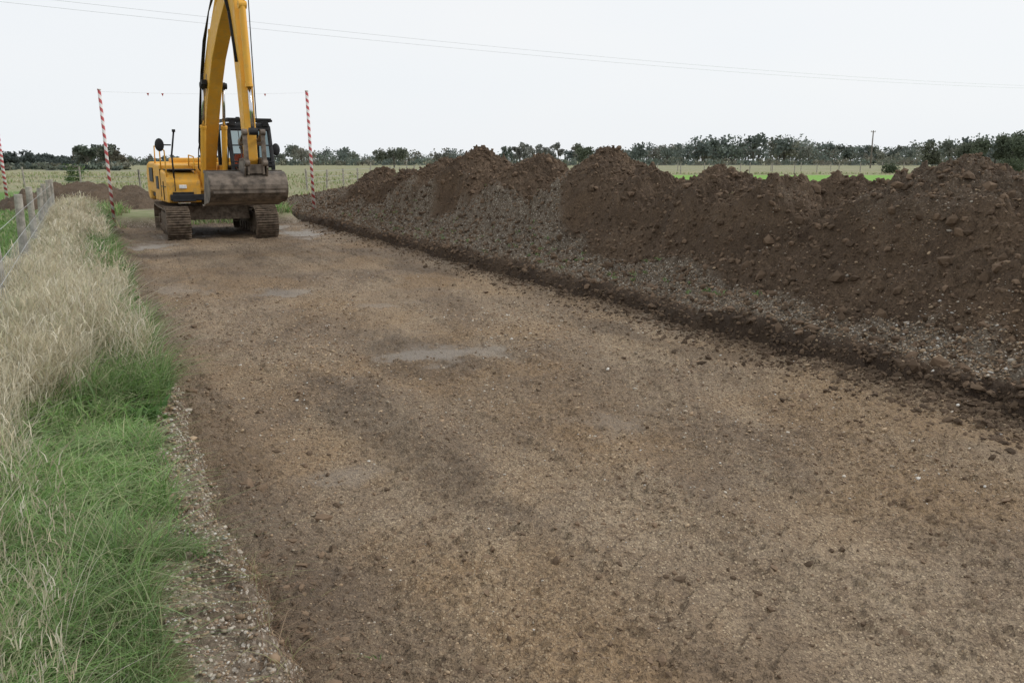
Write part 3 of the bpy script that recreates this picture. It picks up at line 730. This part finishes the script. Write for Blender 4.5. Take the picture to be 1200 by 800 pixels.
for sx in(-1,1):
    skinned('hand',[(sx*.24,-.2,.17),(sx*.24,-.27,.15)],[(0,1)],[.03,.035],M_skin)
    for f in range(4): skinned('finger',[(sx*(.215+.016*f),-.28,.155),(sx*(.215+.016*f),-.325,.145),(sx*(.215+.016*f),-.33,.115)],[(0,1),(1,2)],[.009,.008,.007],M_skin)
    skinned('thumb',[(sx*.21,-.24,.15),(sx*.195,-.28,.14)],[(0,1)],[.01,.008],M_skin)
    bm=bmesh.new();add_cyl(bm,(sx*.24,-.31,-.02),(sx*.24,-.31,.19),.012,.02,10);bmobj('lever',bm,M_blk,op)
    bm=bmesh.new();add_box(bm,Vector((sx*.13,-.50,-.40)),(.1,.27,.1));bmobj('boot',bm,M_blk,op,.03)
bm=bmesh.new();add_cyl(bm,(0,.1,.54),(0,.09,.66),.05,.05,12)
bmesh.ops.create_uvsphere(bm,u_segments=20,v_segments=14,radius=1,matrix=Matrix.Translation((0,.07,.735))@Matrix.Diagonal((.075,.092,.115,1)))
bmesh.ops.create_cone(bm,cap_ends=True,segments=8,radius1=.018,radius2=.006,depth=.045,matrix=Matrix.Translation((0,-.022,.73))@Matrix.Rotation(math.radians(15),4,'X'))
for sx in(-1,1): bmesh.ops.create_uvsphere(bm,u_segments=8,v_segments=6,radius=1,matrix=Matrix.Translation((sx*.077,.08,.73))@Matrix.Diagonal((.012,.02,.03,1)))
bmobj('head',bm,M_skin,op,0,True)
bm=bmesh.new()
for sx in(-.028,.028): bmesh.ops.create_uvsphere(bm,u_segments=8,v_segments=6,radius=.009,matrix=Matrix.Translation((sx,-.013,.75)))
add_box(bm,Vector((0,-.012,.685)),(.04,.008,.006));bmobj('eyes_and_mouth',bm,M_hair,op)
bm=bmesh.new();bmesh.ops.create_uvsphere(bm,u_segments=20,v_segments=12,radius=1,matrix=Matrix.Translation((0,.08,.79))@Matrix.Diagonal((.095,.115,.085,1)))
bmesh.ops.delete(bm,geom=[v for v in bm.verts if v.co.z<.775],context='VERTS');add_cyl(bm,(0,.05,.775),(0,.05,.785),.11,.105,20);bmobj('hard_hat',bm,M_hat,op,0,True)
ctr=[(-.35,1.72,.18),(-.9,2.55,.24),(-1.5,3.45,.31),(-2.15,4.22,.35),(-2.85,4.8,.33),(-3.9,5.35,.27),(-5.25,5.85,.18)]
def band(ct):
    up=[];dn=[]
    for i,(y,z,r) in enumerate(ct):
        a=ct[max(0,i-1)];b=ct[min(len(ct)-1,i+1)];d=Vector((b[0]-a[0],b[1]-a[1])).normalized()
        up.append((y+d.y*r,z-d.x*r));dn.append((y-d.y*r,z+d.x*r))
    return up+dn[::-1]
BX=-.12
bm=bmesh.new();add_prof(bm,band(ctr),BX-.175,BX+.175);bmobj('boom',bm,M_y,ho,.02)
B('boom_foot_bracket',[((BX-.3,-.4,1.6),(.07,.8,.75)),((BX+.3,-.4,1.6),(.07,.8,.75)),((BX,-.75,1.25),(.9,.7,.25))],M_y,.02)
bm=bmesh.new()
for i in range(12):
    t=i/12.;y=-1.0-1.2*t;z=2.85+1.45*t-.0
    if i in(3,7): continue
    add_box(bm,Vector((BX-.178,y,z)),(.008,.065,.17),Matrix.Rotation(math.radians(40),3,'X'))
bmobj('side_lettering',bm,M_dec,ho)
def ram(name,p0,p1,r,frac=.55):
    p0=Vector(p0);p1=Vector(p1);m=p0.lerp(p1,frac);bm=bmesh.new();add_cyl(bm,p0,m,r,r,18);add_cyl(bm,m,m+(p1-p0).normalized()*.07,r*1.18,r*1.18,18)
    add_cyl(bm,p0+Vector((-r*1.2,0,0)),p0+Vector((r*1.2,0,0)),r*1.1,r*1.1,14)
    bmobj(name+'_barrel',bm,M_y,ho,.004,False)
    bm=bmesh.new();add_cyl(bm,m,p1,r*.55,r*.55,16);bmobj(name+'_rod',bm,M_chr,ho,0,True)
    bm=bmesh.new();add_cyl(bm,p1+Vector((-r*1.2,0,0)),p1+Vector((r*1.2,0,0)),r*1.05,r*1.05,14);bmobj(name+'_eye',bm,M_blk,ho,.004)
for sx in(-1,1): ram('boom_ram',(BX+sx*.30,-1.15,1.35),(BX+sx*.26,-2.05,3.98),.075,.6)
ram('dipper_ram',(BX,-2.5,5.2),(BX,-4.75,6.65),.09,.65)
bm=bmesh.new()
add_prof(bm,[(-4.72,6.85),(-4.62,6.55),(-5.05,5.75),(-5.45,3.8),(-5.72,2.0),(-5.9,1.98),(-5.98,2.1),(-5.95,3.8),(-5.68,5.75),(-5.5,6.15),(-4.95,6.85)],BX-.13,BX+.13)
bmobj('dipper_arm',bm,M_y,ho,.02)
bm=bmesh.new();add_cyl(bm,(BX-.26,-5.27,5.85),(BX+.26,-5.27,5.85),.11,.11,16);add_cyl(bm,(BX-.3,-2.1,4.0),(BX+.3,-2.1,4.0),.07,.07,12);bmobj('pivot_pins',bm,M_blk,ho,.005)
ram('bucket_ram',(BX,-5.95,5.35),(BX,-6.22,2.72),.075,.62)
bm=bmesh.new()
for sx in(-.2,.2):
    for a,b in(((-5.85,2.5),(-6.25,2.7)),((-6.25,2.7),(-6.3,2.05))):
        p0=Vector((BX+sx,a[0],a[1]));p1=Vector((BX+sx,b[0],b[1]));d=p1-p0
        add_box(bm,(p0+p1)/2,(.05,.1,d.length+.1),d.to_track_quat('Z','X').to_matrix())
    for y,z in((-5.85,2.5),(-6.25,2.7),(-6.3,2.05),(-5.85,2.08)): add_cyl(bm,(BX+sx-.06,y,z),(BX+sx+.06,y,z),.07,.07,14)
add_box(bm,Vector((BX,-6.0,1.92)),(.42,.5,.2))
add_box(bm,Vector((BX-.17,-6.05,1.98)),(.05,.5,.36));add_box(bm,Vector((BX+.17,-6.05,1.98)),(.05,.5,.36))
bmobj('linkage_and_hitch',bm,M_bkt,ho,.008)
N=14;outp=[];inp_=[]
for i in range(N+1):
    a=math.radians(62+i*215/N)
    outp.append((-5.95+.42*math.cos(a),1.53+.34*math.sin(a)));inp_.append((-5.95+.39*math.cos(a),1.53+.31*math.sin(a)))
outp.append((-5.45,1.12));inp_.append((-5.45,1.145))
bm=bmesh.new();w=.86;bx=BX-.18
add_prof(bm,outp+inp_[::-1],bx-w,bx+w)
for x in(bx-w-.012,bx+w-.012): add_prof(bm,outp,x,x+.026)
add_box(bm,Vector((bx,-5.40,1.12)),(2*w+.04,.2,.035));add_box(bm,Vector((bx,-5.78,1.86)),(2*w+.04,.14,.07))
add_box(bm,Vector((bx,-6.37,1.43)),(2*w-.1,.03,.05));add_box(bm,Vector((bx,-6.2,1.75)),(2*w-.1,.1,.04))
for x in(-.25,.25): add_prof(bm,[(-6.25,1.75),(-6.35,1.95),(-6.2,2.1),(-5.8,2.08),(-5.7,1.85)],BX+x-.02,BX+x+.02)
bmobj('bucket',bm,M_bkt,ho,.004)
bm=bmesh.new()
for q in range(3):
    xo=BX-.20-.03*q
    tube(bm,[(xo+.1,-.5,1.9),(xo,-.75,2.6),(xo,-1.25,3.45),(xo,-1.85,4.3),(xo,-2.5,5.0)],.016,6)
    tube(bm,[(xo,-2.5,5.0),(xo+.03*q,-3.2,5.6),(xo,-4.2,5.9),(xo+.05,-4.9,5.85),(xo+.08,-5.3,5.3),(xo+.08,-5.75,4.2)],.016,6)
tube(bm,[(BX+.2,-5.0,5.9),(BX+.18,-5.8,5.5),(BX+.14,-5.98,4.3),(BX+.14,-6.0,3.0)],.013,6)
for sx in(-1,1): tube(bm,[(BX+sx*.1,-.7,1.6),(BX+sx*.4,-1.2,1.9),(BX+sx*.4,-1.45,2.4),(BX+sx*.31,-1.7,2.9)],.016,6)
bmobj('hydraulic_hoses',bm,M_rub,ho,0,True)
B('work_lamp',[((BX-.26,-2.2,4.05),(.14,.1,.12))],M_blk,.01)
# ---------------- world, light, camera -----------------
AZ=75;EL=38
w=bpy.data.worlds.new("World");scene.world=w;w.use_nodes=True;nt=w.node_tree;bg=nt.nodes['Background']
sky=nt.nodes.new('ShaderNodeTexSky');sky.sky_type='NISHITA';sky.sun_disc=False;sky.sun_elevation=math.radians(EL);sky.sun_rotation=math.radians(AZ);sky.air_density=1.0;sky.dust_density=3
mx=nt.nodes.new('ShaderNodeMix');mx.data_type='RGBA';mx.inputs[0].default_value=.93
tc=nt.nodes.new('ShaderNodeTexCoord');no=nt.nodes.new('ShaderNodeTexNoise');no.inputs['Scale'].default_value=1.6;no.inputs['Detail'].default_value=3
mp=nt.nodes.new('ShaderNodeMapping');mp.inputs['Scale'].default_value=(1,1,3);nt.links.new(tc.outputs['Generated'],mp.inputs[0]);nt.links.new(mp.outputs[0],no.inputs[0])
cl=nt.nodes.new('ShaderNodeMix');cl.data_type='RGBA';cl.inputs[6].default_value=(8.6,9.2,9.8,1);cl.inputs[7].default_value=(9.8,9.8,9.8,1)
nt.links.new(no.outputs['Fac'],cl.inputs[0]);nt.links.new(cl.outputs[2],mx.inputs[7])
nt.links.new(sky.outputs[0],mx.inputs[6]);nt.links.new(mx.outputs[2],bg.inputs[0]);bg.inputs[1].default_value=.1
sd=bpy.data.lights.new('sun','SUN');sd.energy=1.5;sd.angle=math.radians(16);sd.color=(1,.97,.92)
so=link(bpy.data.objects.new('sun',sd))
d=Vector((math.sin(math.radians(AZ))*math.cos(math.radians(EL)),math.cos(math.radians(AZ))*math.cos(math.radians(EL)),math.sin(math.radians(EL))))
so.rotation_euler=d.to_track_quat('Z','Y').to_euler()
cd=bpy.data.cameras.new('camera');cam=link(bpy.data.objects.new('camera',cd));cam.location=(0,0,1.95)
cam.rotation_euler=(math.pi/2-PIT,0,0);cd.sensor_width=36;cd.lens=973/1200*36;cd.clip_end=5000;cd.clip_start=.05
scene.camera=cam
scene.view_settings.view_transform='Standard';scene.view_settings.look='None';scene.view_settings.exposure=0
